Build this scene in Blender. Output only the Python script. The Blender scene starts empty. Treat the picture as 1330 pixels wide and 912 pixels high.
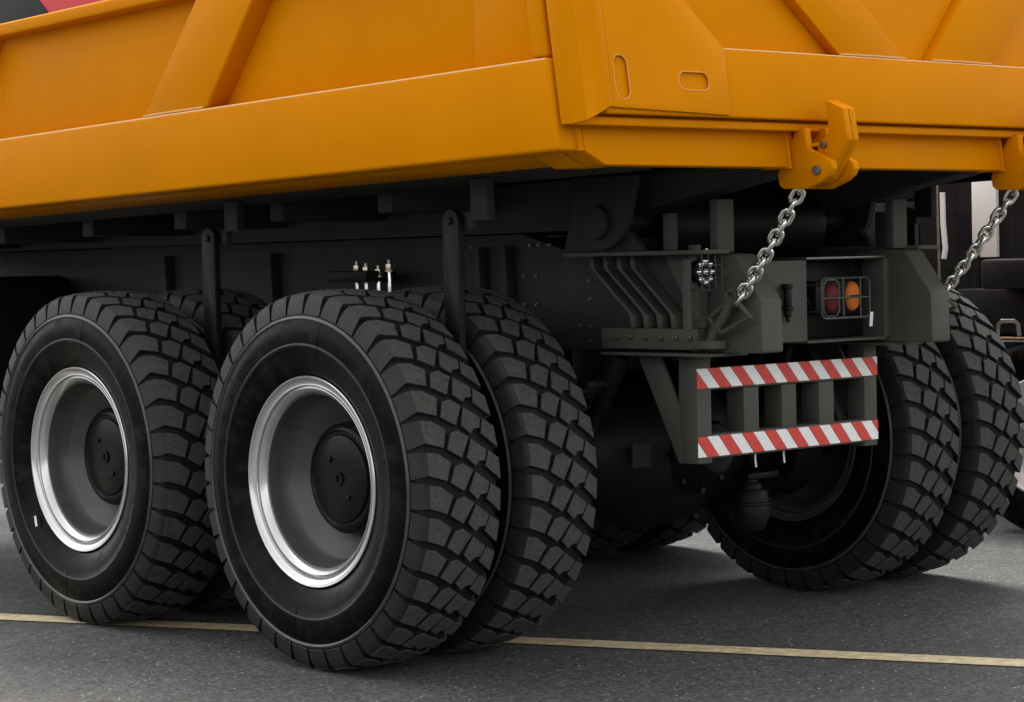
import bpy, bmesh, math, random
from mathutils import Vector, Matrix
random.seed(7)
S = bpy.context.scene
COL = S.collection
R = math.radians

# ------------------------------------------------------------------ camera
PW, PH, FPX = 1330.0, 912.0, 2960.4
CAM = Vector((-6.446, -6.530, 1.446)); YAW, PITCH, ROLL = 0.7230, -0.0400, -0.0230
def cam_axes():
    f = Vector((math.sin(YAW)*math.cos(PITCH), math.cos(YAW)*math.cos(PITCH), math.sin(PITCH)))
    r = Vector((math.cos(YAW), -math.sin(YAW), 0)); u = r.cross(f)
    return r*math.cos(ROLL)+u*math.sin(ROLL), -r*math.sin(ROLL)+u*math.cos(ROLL), f
CR, CU, CF = cam_axes()
cam = bpy.data.cameras.new('camera'); camo = bpy.data.objects.new('camera', cam); COL.objects.link(camo)
camo.matrix_world = Matrix(((CR.x, CU.x, -CF.x, CAM.x), (CR.y, CU.y, -CF.y, CAM.y), (CR.z, CU.z, -CF.z, CAM.z), (0, 0, 0, 1)))
cam.sensor_width = 36; cam.lens = 36*FPX/PW; cam.clip_end = 4000; cam.clip_start = 0.05
S.camera = camo
S.render.resolution_x, S.render.resolution_y = 1024, 702

# ------------------------------------------------------------------ light
SUN_EL, SUN_AZ = 60.0, 36.0         # azimuth from +Y towards +X: the sun stands beyond the truck
w = bpy.data.worlds.new('World'); S.world = w; w.use_nodes = True
nt = w.node_tree; nt.nodes.clear()
sky = nt.nodes.new('ShaderNodeTexSky'); sky.sky_type = 'NISHITA'; sky.sun_disc = False
sky.sun_elevation = R(SUN_EL); sky.sun_rotation = R(SUN_AZ); sky.dust_density = 4.0; sky.air_density = 1.0; sky.ozone_density = 1.0
hs = nt.nodes.new('ShaderNodeHueSaturation'); hs.inputs['Saturation'].default_value = 0.03
bg = nt.nodes.new('ShaderNodeBackground'); bg.inputs[1].default_value = 0.12
ow = nt.nodes.new('ShaderNodeOutputWorld')
nt.links.new(sky.outputs[0], hs.inputs['Color']); nt.links.new(hs.outputs[0], bg.inputs[0]); nt.links.new(bg.outputs[0], ow.inputs[0])
sun = bpy.data.lights.new('sun', 'SUN'); sun.energy = 0.55; sun.angle = R(18); sun.color = (1.0, 0.96, 0.90)
suno = bpy.data.objects.new('sun', sun); COL.objects.link(suno)
sd = Vector((math.sin(R(SUN_AZ))*math.cos(R(SUN_EL)), math.cos(R(SUN_AZ))*math.cos(R(SUN_EL)), math.sin(R(SUN_EL))))
suno.rotation_euler = (-sd).to_track_quat('-Z', 'Y').to_euler(); suno.location = sd*30
S.view_settings.view_transform = 'Standard'; S.view_settings.look = 'None'
S.view_settings.exposure = 1.9; S.view_settings.gamma = 1.0; S.view_settings.use_curve_mapping = False

# ------------------------------------------------------------------ pixel helpers (a pixel gives a direction, the touched plane gives the distance)
def ray(x, y): return CF + CR*((x-PW/2)/FPX) - CU*((y-PH/2)/FPX)
def onx(x, y, X): d = ray(x, y); return CAM + d*((X-CAM.x)/d.x)
def ony(x, y, Y): d = ray(x, y); return CAM + d*((Y-CAM.y)/d.y)
def onz(x, y, Z): d = ray(x, y); return CAM + d*((Z-CAM.z)/d.z)
GY, GZ, GS = -1.400, 1.776, 0.148       # the tailgate leans forward at the top
def onT(x, y, off=0.0):
    d = ray(x, y); # y - GS*z = GY - GS*GZ - off
    k = GY - GS*GZ - off
    t = (k - (CAM.y - GS*CAM.z)) / (d.y - GS*d.z)
    return CAM + d*t
def Ty(z, off=0.0): return GY + GS*(z-GZ) - off

# ------------------------------------------------------------------ materials
MAT = {}
def mat(name, base, rough=0.5, metal=0.0, coat=0.0, var=0.0, scale=6.0, bump=0.0, bscale=80.0, dirt=None, dscale=3.0, damt=0.5, spec=0.5, rvar=0.0):
    m = bpy.data.materials.new(name); m.use_nodes = True; t = m.node_tree; b = t.nodes['Principled BSDF']
    b.inputs['Roughness'].default_value = rough; b.inputs['Metallic'].default_value = metal
    b.inputs['Coat Weight'].default_value = coat; b.inputs['Coat Roughness'].default_value = 0.12
    b.inputs['Specular IOR Level'].default_value = spec
    tc = t.nodes.new('ShaderNodeTexCoord'); L = t.links.new
    col = None
    if var > 0:
        n = t.nodes.new('ShaderNodeTexNoise'); n.inputs['Scale'].default_value = scale; n.inputs['Detail'].default_value = 6; n.inputs['Roughness'].default_value = .6
        L(tc.outputs['Object'], n.inputs['Vector'])
        r = t.nodes.new('ShaderNodeMapRange'); r.inputs[1].default_value = .3; r.inputs[2].default_value = .7; r.inputs[3].default_value = 1-var; r.inputs[4].default_value = 1+var
        L(n.outputs[0], r.inputs[0])
        mx = t.nodes.new('ShaderNodeMix'); mx.data_type = 'RGBA'; mx.blend_type = 'MULTIPLY'; mx.inputs[0].default_value = 1
        mx.inputs[6].default_value = (*base, 1); L(r.outputs[0], mx.inputs[7]); col = mx.outputs[2]
        if rvar:
            rr = t.nodes.new('ShaderNodeMapRange'); rr.inputs[1].default_value = .3; rr.inputs[2].default_value = .7; rr.inputs[3].default_value = max(.02, rough-rvar); rr.inputs[4].default_value = rough+rvar
            L(n.outputs[0], rr.inputs[0]); L(rr.outputs[0], b.inputs['Roughness'])
    if dirt:
        n2 = t.nodes.new('ShaderNodeTexNoise'); n2.inputs['Scale'].default_value = dscale; n2.inputs['Detail'].default_value = 9; n2.inputs['Roughness'].default_value = .68
        L(tc.outputs['Object'], n2.inputs['Vector'])
        r2 = t.nodes.new('ShaderNodeMapRange'); r2.inputs[1].default_value = .45; r2.inputs[2].default_value = .75; r2.inputs[3].default_value = 0; r2.inputs[4].default_value = damt
        L(n2.outputs[0], r2.inputs[0])
        m2 = t.nodes.new('ShaderNodeMix'); m2.data_type = 'RGBA'; L(r2.outputs[0], m2.inputs[0])
        if col: L(col, m2.inputs[6])
        else: m2.inputs[6].default_value = (*base, 1)
        m2.inputs[7].default_value = (*dirt, 1); col = m2.outputs[2]
    if col: L(col, b.inputs['Base Color'])
    else: b.inputs['Base Color'].default_value = (*base, 1)
    if bump > 0:
        n3 = t.nodes.new('ShaderNodeTexNoise'); n3.inputs['Scale'].default_value = bscale; n3.inputs['Detail'].default_value = 4
        L(tc.outputs['Object'], n3.inputs['Vector'])
        bp = t.nodes.new('ShaderNodeBump'); bp.inputs['Strength'].default_value = bump; bp.inputs['Distance'].default_value = .004
        L(n3.outputs[0], bp.inputs['Height']); L(bp.outputs[0], b.inputs['Normal'])
    MAT[name] = m; return m
mat('yellow_paint', (0.62, 0.212, 0.0), rough=.4, var=.05, scale=2.2, bump=.05, bscale=140, rvar=.06, dirt=(.52, .19, .002), dscale=1.3, damt=.14, spec=.02)
mat('grey_paint', (0.066, 0.066, 0.058), spec=.3, rough=.6, var=.18, scale=5, bump=.12, bscale=60, dirt=(.085, .08, .068), dscale=4, damt=.5, rvar=.1)
mat('underside_shade_grey', (0.028, 0.028, 0.025), spec=.2, rough=.6, var=.2, scale=4, bump=.12, bscale=50, dirt=(.040, .038, .033), dscale=3, damt=.5)  # dark underside and frame grey, with under-bed shade put into the colour
mat('black_paint', (0.006, 0.006, 0.0057), spec=.2, rough=.5, var=.2, scale=6, bump=.1, bscale=60, dirt=(.015, .0145, .013), dscale=5, damt=.45, rvar=.1)
mat('tread_rubber', (0.055, 0.055, 0.051), spec=.25, rough=.85, var=.3, scale=90, bump=.45, bscale=240, dirt=(.095, .094, .086), dscale=40, damt=.55)
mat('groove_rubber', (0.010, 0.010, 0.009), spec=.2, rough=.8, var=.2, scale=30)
mat('sidewall_rubber', (0.0025, 0.0025, 0.0025), spec=.07, rough=.28, var=.3, scale=7, bump=.12, bscale=50, dirt=(.006, .006, .0055), dscale=6, damt=.5, rvar=.12)
mat('shoulder_rubber', (0.013, 0.013, 0.0125), spec=.3, rough=.55, var=.3, scale=14, bump=.2, bscale=80, dirt=(.028, .028, .026), dscale=9, damt=.5)
mat('ridge_glint_rubber', (0.038, 0.038, 0.037), rough=.4, var=.3, scale=20)  # paler than the sidewall: the ring's highlight put into the colour
mat('silver_rim', (0.58, 0.58, 0.575), rough=.22, metal=.75, var=.05, scale=9, rvar=.06)
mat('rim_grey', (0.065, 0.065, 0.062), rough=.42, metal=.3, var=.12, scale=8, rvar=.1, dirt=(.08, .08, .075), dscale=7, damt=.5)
mat('hub_black', (0.004, 0.004, 0.004), spec=.15, rough=.3, var=.2, scale=9, bump=.15, bscale=30, dirt=(.016, .015, .014), dscale=12, damt=.3)
mat('chain_steel', (0.85, 0.84, 0.80), rough=.2, metal=1.0, var=.1, scale=40, rvar=.1)
mat('steel', (0.20, 0.195, 0.18), rough=.42, metal=.85, var=.15, scale=30)
mat('guard_paint', (0.06, 0.06, 0.057), rough=.4, metal=.3)
mat('zinc_bolt', (0.62, 0.56, 0.40), rough=.3, metal=1.0)
mat('bright_steel', (0.8, 0.8, 0.8), rough=.22, metal=1.0)
mat('tape_red', (0.62, 0.05, 0.035), rough=.42, var=.1, scale=25)
mat('tape_white', (0.84, 0.84, 0.83), rough=.42, var=.07, scale=25)
mat('lens_red', (0.15, 0.018, 0.022), rough=.5, var=.1, scale=60, spec=.2)
mat('lens_orange', (0.66, 0.18, 0.03), rough=.5, var=.1, scale=60, spec=.2)
mat('lamp_cup', (0.85, 0.85, 0.83), rough=.1, metal=1.0)
mat('white_plastic', (0.78, 0.78, 0.76), rough=.5)
mat('white_paint', (0.80, 0.80, 0.78), rough=.4, var=.03, scale=3)
mat('red_paint', (0.58, 0.05, 0.055), rough=.4, spec=.2, var=.05)
mat('dark_glass', (0.01, 0.01, 0.011), rough=.12)
mat('dark_panel', (0.011, 0.0115, 0.013), spec=.12, rough=.4, var=.25, scale=5, dirt=(.022, .022, .022), dscale=5, damt=.4)
mat('painted_edge_glint', (0.80, 0.42, 0.13), rough=.28, spec=.6, bump=.15, bscale=120)  # paler yellow: painted highlight for beam edges
mat('slot_glint', (0.70, 0.29, 0.035), rough=.35, spec=.25)  # lighter yellow: painted highlight for the slot rims
mat('bright_rim', (0.66, 0.66, 0.65), rough=.35, metal=.15)
mat('copper_weld', (0.60, 0.26, 0.03), rough=.3, bump=.5, bscale=220)

def smear_sidewall():
    # wiped-on tyre dressing: streaks running out from the bead
    m = MAT['sidewall_rubber']; t = m.node_tree; b = t.nodes['Principled BSDF']; L = t.links.new
    tc = t.nodes.new('ShaderNodeTexCoord'); sp = t.nodes.new('ShaderNodeSeparateXYZ'); L(tc.outputs['Object'], sp.inputs[0])
    an = t.nodes.new('ShaderNodeMath'); an.operation = 'ARCTAN2'; L(sp.outputs[1], an.inputs[0]); L(sp.outputs[2], an.inputs[1])
    am = t.nodes.new('ShaderNodeMath'); am.operation = 'MULTIPLY'; am.inputs[1].default_value = 5.0; L(an.outputs[0], am.inputs[0])
    ln = t.nodes.new('ShaderNodeVectorMath'); ln.operation = 'LENGTH'; L(tc.outputs['Object'], ln.inputs[0])
    lm = t.nodes.new('ShaderNodeMath'); lm.operation = 'MULTIPLY'; lm.inputs[1].default_value = 7.0; L(ln.outputs['Value'], lm.inputs[0])
    cb = t.nodes.new('ShaderNodeCombineXYZ'); L(am.outputs[0], cb.inputs[0]); L(lm.outputs[0], cb.inputs[1]); L(sp.outputs[0], cb.inputs[2])
    n = t.nodes.new('ShaderNodeTexNoise'); n.inputs['Scale'].default_value = 1.3; n.inputs['Detail'].default_value = 5; n.inputs['Roughness'].default_value = .6; L(cb.outputs[0], n.inputs['Vector'])
    r = t.nodes.new('ShaderNodeMapRange'); r.inputs[1].default_value = .5; r.inputs[2].default_value = .72; r.inputs[3].default_value = 0; r.inputs[4].default_value = 1; L(n.outputs[0], r.inputs[0])
    src = b.inputs['Base Color'].links[0].from_socket
    mx = t.nodes.new('ShaderNodeMix'); mx.data_type = 'RGBA'; L(r.outputs[0], mx.inputs[0]); L(src, mx.inputs[6]); mx.inputs[7].default_value = (.011, .011, .0107, 1); L(mx.outputs[2], b.inputs['Base Color'])
    rr = t.nodes.new('ShaderNodeMapRange'); rr.inputs[3].default_value = .24; rr.inputs[4].default_value = .55; L(r.outputs[0], rr.inputs[0]); L(rr.outputs[0], b.inputs['Roughness'])
smear_sidewall()

def asphalt(name, base, hi):
    m = bpy.data.materials.new(name); m.use_nodes = True; t = m.node_tree; b = t.nodes['Principled BSDF']; L = t.links.new
    tc = t.nodes.new('ShaderNodeTexCoord')
    def noise(s, d=4, r=.6):
        n = t.nodes.new('ShaderNodeTexNoise'); n.inputs['Scale'].default_value = s; n.inputs['Detail'].default_value = d; n.inputs['Roughness'].default_value = r
        L(tc.outputs['Object'], n.inputs['Vector']); return n.outputs[0]
    def mr(v, a, b_, c, d):
        n = t.nodes.new('ShaderNodeMapRange'); n.inputs[1].default_value = a; n.inputs[2].default_value = b_; n.inputs[3].default_value = c; n.inputs[4].default_value = d
        L(v, n.inputs[0]); return n.outputs[0]
    def mul(a, b_):
        n = t.nodes.new('ShaderNodeMath'); n.operation = 'MULTIPLY'; L(a, n.inputs[0]); L(b_, n.inputs[1]); return n.outputs[0]
    big = mr(noise(1.1, 6, .62), .3, .7, .78, 1.22)
    mid = mr(noise(14, 8, .75), .3, .7, .68, 1.32)
    v = t.nodes.new('ShaderNodeTexVoronoi'); v.inputs['Scale'].default_value = 95; L(tc.outputs['Object'], v.inputs['Vector'])
    sp = t.nodes.new('ShaderNodeSeparateColor'); L(v.outputs['Color'], sp.inputs[0])
    grain = mr(sp.outputs[0], 0, 1, .45, 1.55)
    f = mul(mul(big, mid), grain)
    mx = t.nodes.new('ShaderNodeMix'); mx.data_type = 'RGBA'; mx.blend_type = 'MULTIPLY'; mx.inputs[0].default_value = 1; mx.inputs[6].default_value = (*base, 1); L(f, mx.inputs[7])
    # pale aggregate specks
    v2 = t.nodes.new('ShaderNodeTexVoronoi'); v2.inputs['Scale'].default_value = 60; L(tc.outputs['Object'], v2.inputs['Vector'])
    s2 = t.nodes.new('ShaderNodeSeparateColor'); L(v2.outputs['Color'], s2.inputs[0])
    keep = mr(s2.outputs[1], .955, .96, 0, 1); near = mr(v2.outputs['Distance'], .22, .32, 1, 0)
    m2 = t.nodes.new('ShaderNodeMix'); m2.data_type = 'RGBA'; L(mul(keep, near), m2.inputs[0]); L(mx.outputs[2], m2.inputs[6]); m2.inputs[7].default_value = (*hi, 1)
    L(m2.outputs[2], b.inputs['Base Color']); b.inputs['Roughness'].default_value = .75
    b.inputs['Specular IOR Level'].default_value = .35
    bp = t.nodes.new('ShaderNodeBump'); bp.inputs['Strength'].default_value = .6; bp.inputs['Distance'].default_value = .004
    L(grain, bp.inputs['Height']); L(bp.outputs[0], b.inputs['Normal'])
    MAT[name] = m
asphalt('asphalt', (0.070, 0.0685, 0.0655), (.42, .41, .38))
def line_paint():
    m = mat('line_paint', (0.62, 0.52, 0.31), rough=.7, var=.22, scale=18, dirt=(.09, .085, .075), dscale=22, damt=.6, bump=.4, bscale=200); return m
line_paint()

# ------------------------------------------------------------------ mesh helpers
def finish(bm, name, material, parent=None, smooth=35, mats=None):
    bmesh.ops.recalc_face_normals(bm, faces=bm.faces)
    me = bpy.data.meshes.new(name); bm.to_mesh(me); bm.free()
    for mm in (mats or [material]): me.materials.append(MAT[mm])
    if smooth:
        for p in me.polygons: p.use_smooth = True
        me.set_sharp_from_angle(angle=R(smooth))
    o = bpy.data.objects.new(name, me); COL.objects.link(o)
    if parent: o.parent = parent
    return o
def bevel(bm, geom_edges, wd, seg=2):
    if wd > 0: bmesh.ops.bevel(bm, geom=list(geom_edges), offset=wd, segments=seg, profile=.5, affect='EDGES', clamp_overlap=True)
def add_prism(bm, pts, ext, bev=0.0, seg=2):
    """polygon of points (Vectors) extruded by vector ext"""
    ext = Vector(ext); a = [bm.verts.new(Vector(p)) for p in pts]; b = [bm.verts.new(Vector(p)+ext) for p in pts]
    n = len(pts); fs = [bm.faces.new(a), bm.faces.new(b[::-1])]
    for i in range(n): fs.append(bm.faces.new((a[i], b[i], b[(i+1) % n], a[(i+1) % n])))
    if bev:
        es = set(e for f in fs for e in f.edges); bevel(bm, es, bev, seg)
def add_hull(bm, va, vb, bev=0.0, seg=2):
    """two matching rings of points"""
    a = [bm.verts.new(Vector(p)) for p in va]; b = [bm.verts.new(Vector(p)) for p in vb]; n = len(a)
    fs = [bm.faces.new(a), bm.faces.new(b[::-1])]
    for i in range(n): fs.append(bm.faces.new((a[i], b[i], b[(i+1) % n], a[(i+1) % n])))
    if bev: bevel(bm, set(e for f in fs for e in f.edges), bev, seg)
def add_box(bm, x0, x1, y0, y1, z0, z1, bev=0.0, shear=None, seg=2):
    s = shear or (lambda y: 0.0)
    a = [(x0, y0, z0+s(y0)), (x1, y0, z0+s(y0)), (x1, y1, z0+s(y1)), (x0, y1, z0+s(y1))]
    b = [(x0, y0, z1+s(y0)), (x1, y0, z1+s(y0)), (x1, y1, z1+s(y1)), (x0, y1, z1+s(y1))]
    add_hull(bm, a, b, bev, seg)
def add_cyl(bm, p0, p1, r0, r1=None, n=16, bev=0.0):
    p0, p1 = Vector(p0), Vector(p1); r1 = r0 if r1 is None else r1
    d = (p1-p0).normalized(); q = d.to_track_quat('Z', 'Y'); X, Y = q @ Vector((1, 0, 0)), q @ Vector((0, 1, 0))
    A = [p0+(X*math.cos(2*math.pi*i/n)+Y*math.sin(2*math.pi*i/n))*r0 for i in range(n)]
    B = [p1+(X*math.cos(2*math.pi*i/n)+Y*math.sin(2*math.pi*i/n))*r1 for i in range(n)]
    a = [bm.verts.new(v) for v in A]; b = [bm.verts.new(v) for v in B]
    f0 = bm.faces.new(a); f1 = bm.faces.new(b[::-1])
    for i in range(n): bm.faces.new((a[i], b[i], b[(i+1) % n], a[(i+1) % n]))
    if bev: bevel(bm, set(list(f0.edges)+list(f1.edges)), bev, 2)
def add_tube(bm, pts, r, n=8, closed=False):
    pts = [Vector(p) for p in pts]; m = len(pts); rings = []; up = Vector((.13, .31, .94)).normalized()
    for i, p in enumerate(pts):
        if closed: t = (pts[(i+1) % m]-pts[i-1]).normalized()
        else: t = (pts[min(i+1, m-1)]-pts[max(i-1, 0)]).normalized()
        u = (up - t*up.dot(t)); u = u.normalized() if u.length > 1e-4 else t.orthogonal().normalized(); up = u; v = t.cross(u)
        rings.append([bm.verts.new(p+(u*math.cos(2*math.pi*k/n)+v*math.sin(2*math.pi*k/n))*r) for k in range(n)])
    for i in range(m if closed else m-1):
        A, B = rings[i], rings[(i+1) % m]
        sh = 0
        if closed and i == m-1: sh = min(range(n), key=lambda s: sum((A[k].co-B[(k+s) % n].co).length for k in range(n)))
        for k in range(n): bm.faces.new((A[k], B[(k+sh) % n], B[(k+1+sh) % n], A[(k+1) % n]))
    if not closed: bm.faces.new(rings[0]); bm.faces.new(rings[-1][::-1])
def add_lathe(bm, prof, n=96, mi=None, axis='X', cap=False):
    """profile of (axial, radius) about X"""
    rings = []
    for (x, r) in prof:
        rings.append([bm.verts.new((x, r*math.cos(2*math.pi*k/n), r*math.sin(2*math.pi*k/n))) for k in range(n)] if r > 1e-6 else [bm.verts.new((x, 0, 0))])
    for i in range(len(rings)-1):
        A, B = rings[i], rings[i+1]
        for k in range(n):
            k2 = (k+1) % n
            if len(A) == 1: f = bm.faces.new((A[0], B[k2], B[k]))
            elif len(B) == 1: f = bm.faces.new((A[k], A[k2], B[0]))
            else: f = bm.faces.new((A[k], A[k2], B[k2], B[k]))
            if mi: f.material_index = mi(i)
def empty(name, label, cat, loc=(0, 0, 0), rz=0, group=None):
    o = bpy.data.objects.new(name, None); COL.objects.link(o); o.location = loc; o.rotation_euler = (0, 0, rz); o.empty_display_size = .2
    o['label'] = label; o['category'] = cat
    if group: o['group'] = group
    return o
def box(name, m, par, *a, bev=.003, shear=None, seg=2):
    bm = bmesh.new(); add_box(bm, *a, bev, shear, seg); return finish(bm, name, m, par)
def prism(name, m, par, pts, ext, bev=.003, seg=2):
    bm = bmesh.new(); add_prism(bm, pts, ext, bev, seg); return finish(bm, name, m, par)
def dup(o, parent, loc=None, scale=None, rot=None):
    c = o.copy(); COL.objects.link(c); c.parent = parent
    if loc is not None: c.location = loc
    if scale is not None: c.scale = scale
    if rot is not None: c.rotation_euler = rot
    return c
def mirror_x(o, parent=None):
    """a real mirrored copy of a mesh object modelled in world coordinates"""
    me = o.data.copy(); me.transform(Matrix.Diagonal((-1, 1, 1, 1))); me.flip_normals()
    c = bpy.data.objects.new(o.name.split('.')[0], me); COL.objects.link(c); c.parent = parent or o.parent
    c.location = (-o.location.x, o.location.y, o.location.z)
    return c

# ------------------------------------------------------------------ ground
bm = bmesh.new()
for a, b in (((-600, -600), (600, 600)),):
    v = [bm.verts.new((x, y, 0)) for x, y in ((a[0], a[1]), (b[0], a[1]), (b[0], b[1]), (a[0], b[1]))]; bm.faces.new(v)
g = finish(bm, 'ground', 'asphalt', smooth=0); g['kind'] = 'structure'
e1 = [onz(x, y, .004) for x, y in ((0, 797), (690, 826), (1330, 855))]; e2 = [onz(x, y, .004) for x, y in ((0, 804.5), (690, 835), (1330, 867))]
c0 = (e1[0]+e2[0])/2; c1 = (e1[2]+e2[2])/2; dd = (c1-c0).normalized(); nn = Vector((-dd.y, dd.x, 0))
bm = bmesh.new(); N = 160; rows = []
for i in range(N+1):
    p = c0+dd*(-6+ (12+(c1-c0).length)*i/N); wv = .070+random.uniform(-.0025, .0025); p.z = .004
    rows.append((bm.verts.new(p+nn*wv), bm.verts.new(p-nn*(.070+random.uniform(-.0025, .0025)))))
for i in range(N): bm.faces.new((rows[i][0], rows[i][1], rows[i+1][1], rows[i+1][0]))
o = finish(bm, 'painted_line', 'line_paint', smooth=0); o['kind'] = 'structure'

# ================================================================== THE DUMP TRUCK
truck = empty('dump_truck', 'huge orange-yellow dump truck with dark grey chassis and dual off-road tyres', 'truck')

# ------------------------------------------------------------------ wheels
AX, TC, DS = 1.584, 1.495, 0.456          # axle spacing, lateral centre of the outer tyre, dual spacing
WZ = .675
HT = .16
def Rt(x): return .681 - .013*(abs(x)/HT)**3
def tyre_mesh():
    bm = bmesh.new()
    half = [(-.09, .372), (-.142, .373), (-.152, .377), (-.162, .388), (-.174, .42), (-.185, .458), (-.188, .482), (-.1925, .488), (-.189, .494), (-.191, .53), (-.187, .558), (-.182, .575), (-.1875, .582), (-.181, .590), (-.172, .612), (-.159, .640), (-.13, .656), (-.07, .661)]
    prof = half + [(0, .662)] + [(-x, r) for x, r in half[::-1]]
    n = len(prof)
    def mi(i):
        j = min(i, n-2-i)
        return 1 if 14 <= i < n-15 else (4 if j in (11, 12) else 3 if j in (6, 7) else 0)  # both sidewall rings get paler rubber as a painted highlight
    add_lathe(bm, prof, 114, mi)
    blocks = {'A': [(-.155, 21.1), (-.115, 20.5), (-.066, 17.7), (-.088, 12.5), (-.155, 14.4)],
              'B': [(-.047, 16.6), (-.014, 17.1), (.027, 14.9), (-.017, 9.2), (-.072, 11.9)],
              'C': [(.037, 14.4), (.098, 10.9), (.085, 7.9), (.056, 7.8), (.041, 6.5), (.007, 9.0)],
              'D': [(.107, 10.6), (.155, 8.3), (.155, 2.0), (.086, 6.2)]}
    NP = 38; rnd = random.Random(3)
    def P(x, r, a): a = R(a); return Vector((x, -r*math.cos(a), r*math.sin(a)))
    for k in range(NP):
        a0 = 360.0*k/NP
        for nm, poly in blocks.items():
            cx = sum(p[0] for p in poly)/len(poly); ca = sum(p[1] for p in poly)/len(poly)
            jr = rnd.uniform(-.0012, .0008)
            rings = []
            for s, lev in ((1.05, 0), (1.02, 1), (.985, 2)):
                rg = []
                for (x, a) in poly:
                    xx = cx+(x-cx)*s; aa = ca+(a-ca)*s
                    if abs(x) > .145: xx = x
                    r = .652 if lev == 0 else (Rt(xx)-.003 if lev == 1 else Rt(xx))
                    rg.append(bm.verts.new(P(xx, r+jr*(lev > 0), a0+aa)))
                rings.append(rg)
            m = len(poly)
            for A, B in zip(rings[:-1], rings[1:]):
                for i in range(m):
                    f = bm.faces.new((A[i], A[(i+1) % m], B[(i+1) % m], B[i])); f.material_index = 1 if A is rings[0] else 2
            f = bm.faces.new(rings[2]); f.material_index = 2
            if nm in 'AD':
                sg = -1 if nm == 'A' else 1
                lo, hi = (14.35, 21.15) if nm == 'A' else (1.95, 8.35)
                sec = [(.1545, .6675), (.1625, .6600), (.1690, .645), (.1755, .622), (.1805, .598), (.1765, .588), (.160, .598), (.146, .650)]
                da = (.0, .1, .4, .7, .9, 1.0, .9, 0)     # the lug narrows towards its foot
                A = [bm.verts.new(P(sg*x, r, a0+lo-d*.9)) for (x, r), d in zip(sec, da)]
                B = [bm.verts.new(P(sg*x, r, a0+hi+d)) for (x, r), d in zip(sec, da)]
                fs = [bm.faces.new(A), bm.faces.new(B[::-1])]
                for i in range(len(sec)): fs.append(bm.faces.new((A[i], B[i], B[(i+1) % len(sec)], A[(i+1) % len(sec)])))
                for fi, f in enumerate(fs): f.material_index = 3
    for v in bm.verts:                                    # the tyre sits flat on the ground
        if v.co.z < -WZ+.001: v.co.z = -WZ+.001
    # thin radial mould lines
    for a in (18, 78, 141, 203, 262, 325):
        for sg in (-1,):
            pts = [P(sg*(x+.0005), r, a) for x, r in ((.182, .45), (.1885, .478), (.1905, .51), (.1905, .53), (.187, .556), (.183, .572))]
            add_tube(bm, pts, .0011, 4)
    return bm
tyre_o = finish(tyre_mesh(), 'tyre', None, None, smooth=30, mats=['sidewall_rubber', 'groove_rubber', 'tread_rubber', 'shoulder_rubber', 'ridge_glint_rubber'])
tyre_me = tyre_o.data; bpy.data.objects.remove(tyre_o)
FL = -.157      # rim flange plane relative to the tyre centre
bm = bmesh.new()
add_lathe(bm, [(FL+.010, .358), (FL+.002, .376), (FL-.003, .377), (FL-.006, .3745), (FL-.005, .371), (FL+.001, .367), (FL+.008, .354), (FL+.010, .3485), (FL+.009, .3455), (FL+.012, .344), (FL+.026, .3425), (FL+.026, .3365), (FL+.013, .335), (FL+.012, .333),
               (FL+.018, .325), (FL+.027, .3165), (FL+.036, .3125), (FL+.042, .312), (FL+.042, .320), (FL+.034, .336), (FL+.010, .358)], 112)
ring_o = finish(bm, 'rim_ring', 'silver_rim', smooth=40); ring_me = ring_o.data; ring_shaded = ring_me.copy(); ring_shaded.materials[0] = MAT['rim_grey']; bpy.data.objects.remove(ring_o)  # grey copy for inner wheels: their weaker light painted into the ring
bm = bmesh.new()
add_lathe(bm, [(FL+.040, .322), (FL+.040, .310), (FL+.075, .302), (FL+.125, .292), (FL+.132, .284), (FL+.150, .262), (FL+.185, .225), (FL+.20, .19), (FL+.20, .02), (FL+.215, .02), (FL+.215, .20), (FL+.20, .25), (FL+.19, .30),
               (FL+.24, .310), (FL+.290, .330), (FL+.318, .36), (FL+.320, .376), (FL+.312, .376), (FL+.29, .345), (FL+.20, .322), (FL+.040, .322)], 96)
wheel_o = finish(bm, 'wheel', 'rim_grey', smooth=40); wheel_me = wheel_o.data; bpy.data.objects.remove(wheel_o)
bm = bmesh.new()
add_lathe(bm, [(FL+.205, .205), (FL+.155, .200), (FL+.150, .192), (FL+.142, .192), (FL+.138, .188), (FL+.135, .176), (FL+.141, .170), (FL+.141, .160), (FL+.133, .156), (FL+.130, .148), (FL+.128, .06), (FL+.128, .026), (FL+.121, .024), (FL+.121, .013), (FL+.128, .010), (FL+.128, 0)], 64)
for k in range(2):
    a = .9+math.pi*k; add_cyl(bm, (FL+.13, .085*math.cos(a), .085*math.sin(a)), (FL+.122, .085*math.cos(a), .085*math.sin(a)), .011, n=8, bev=.002)
hub_o = finish(bm, 'hub', 'hub_black', smooth=35); hub_me = hub_o.data; bpy.data.objects.remove(hub_o)
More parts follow.
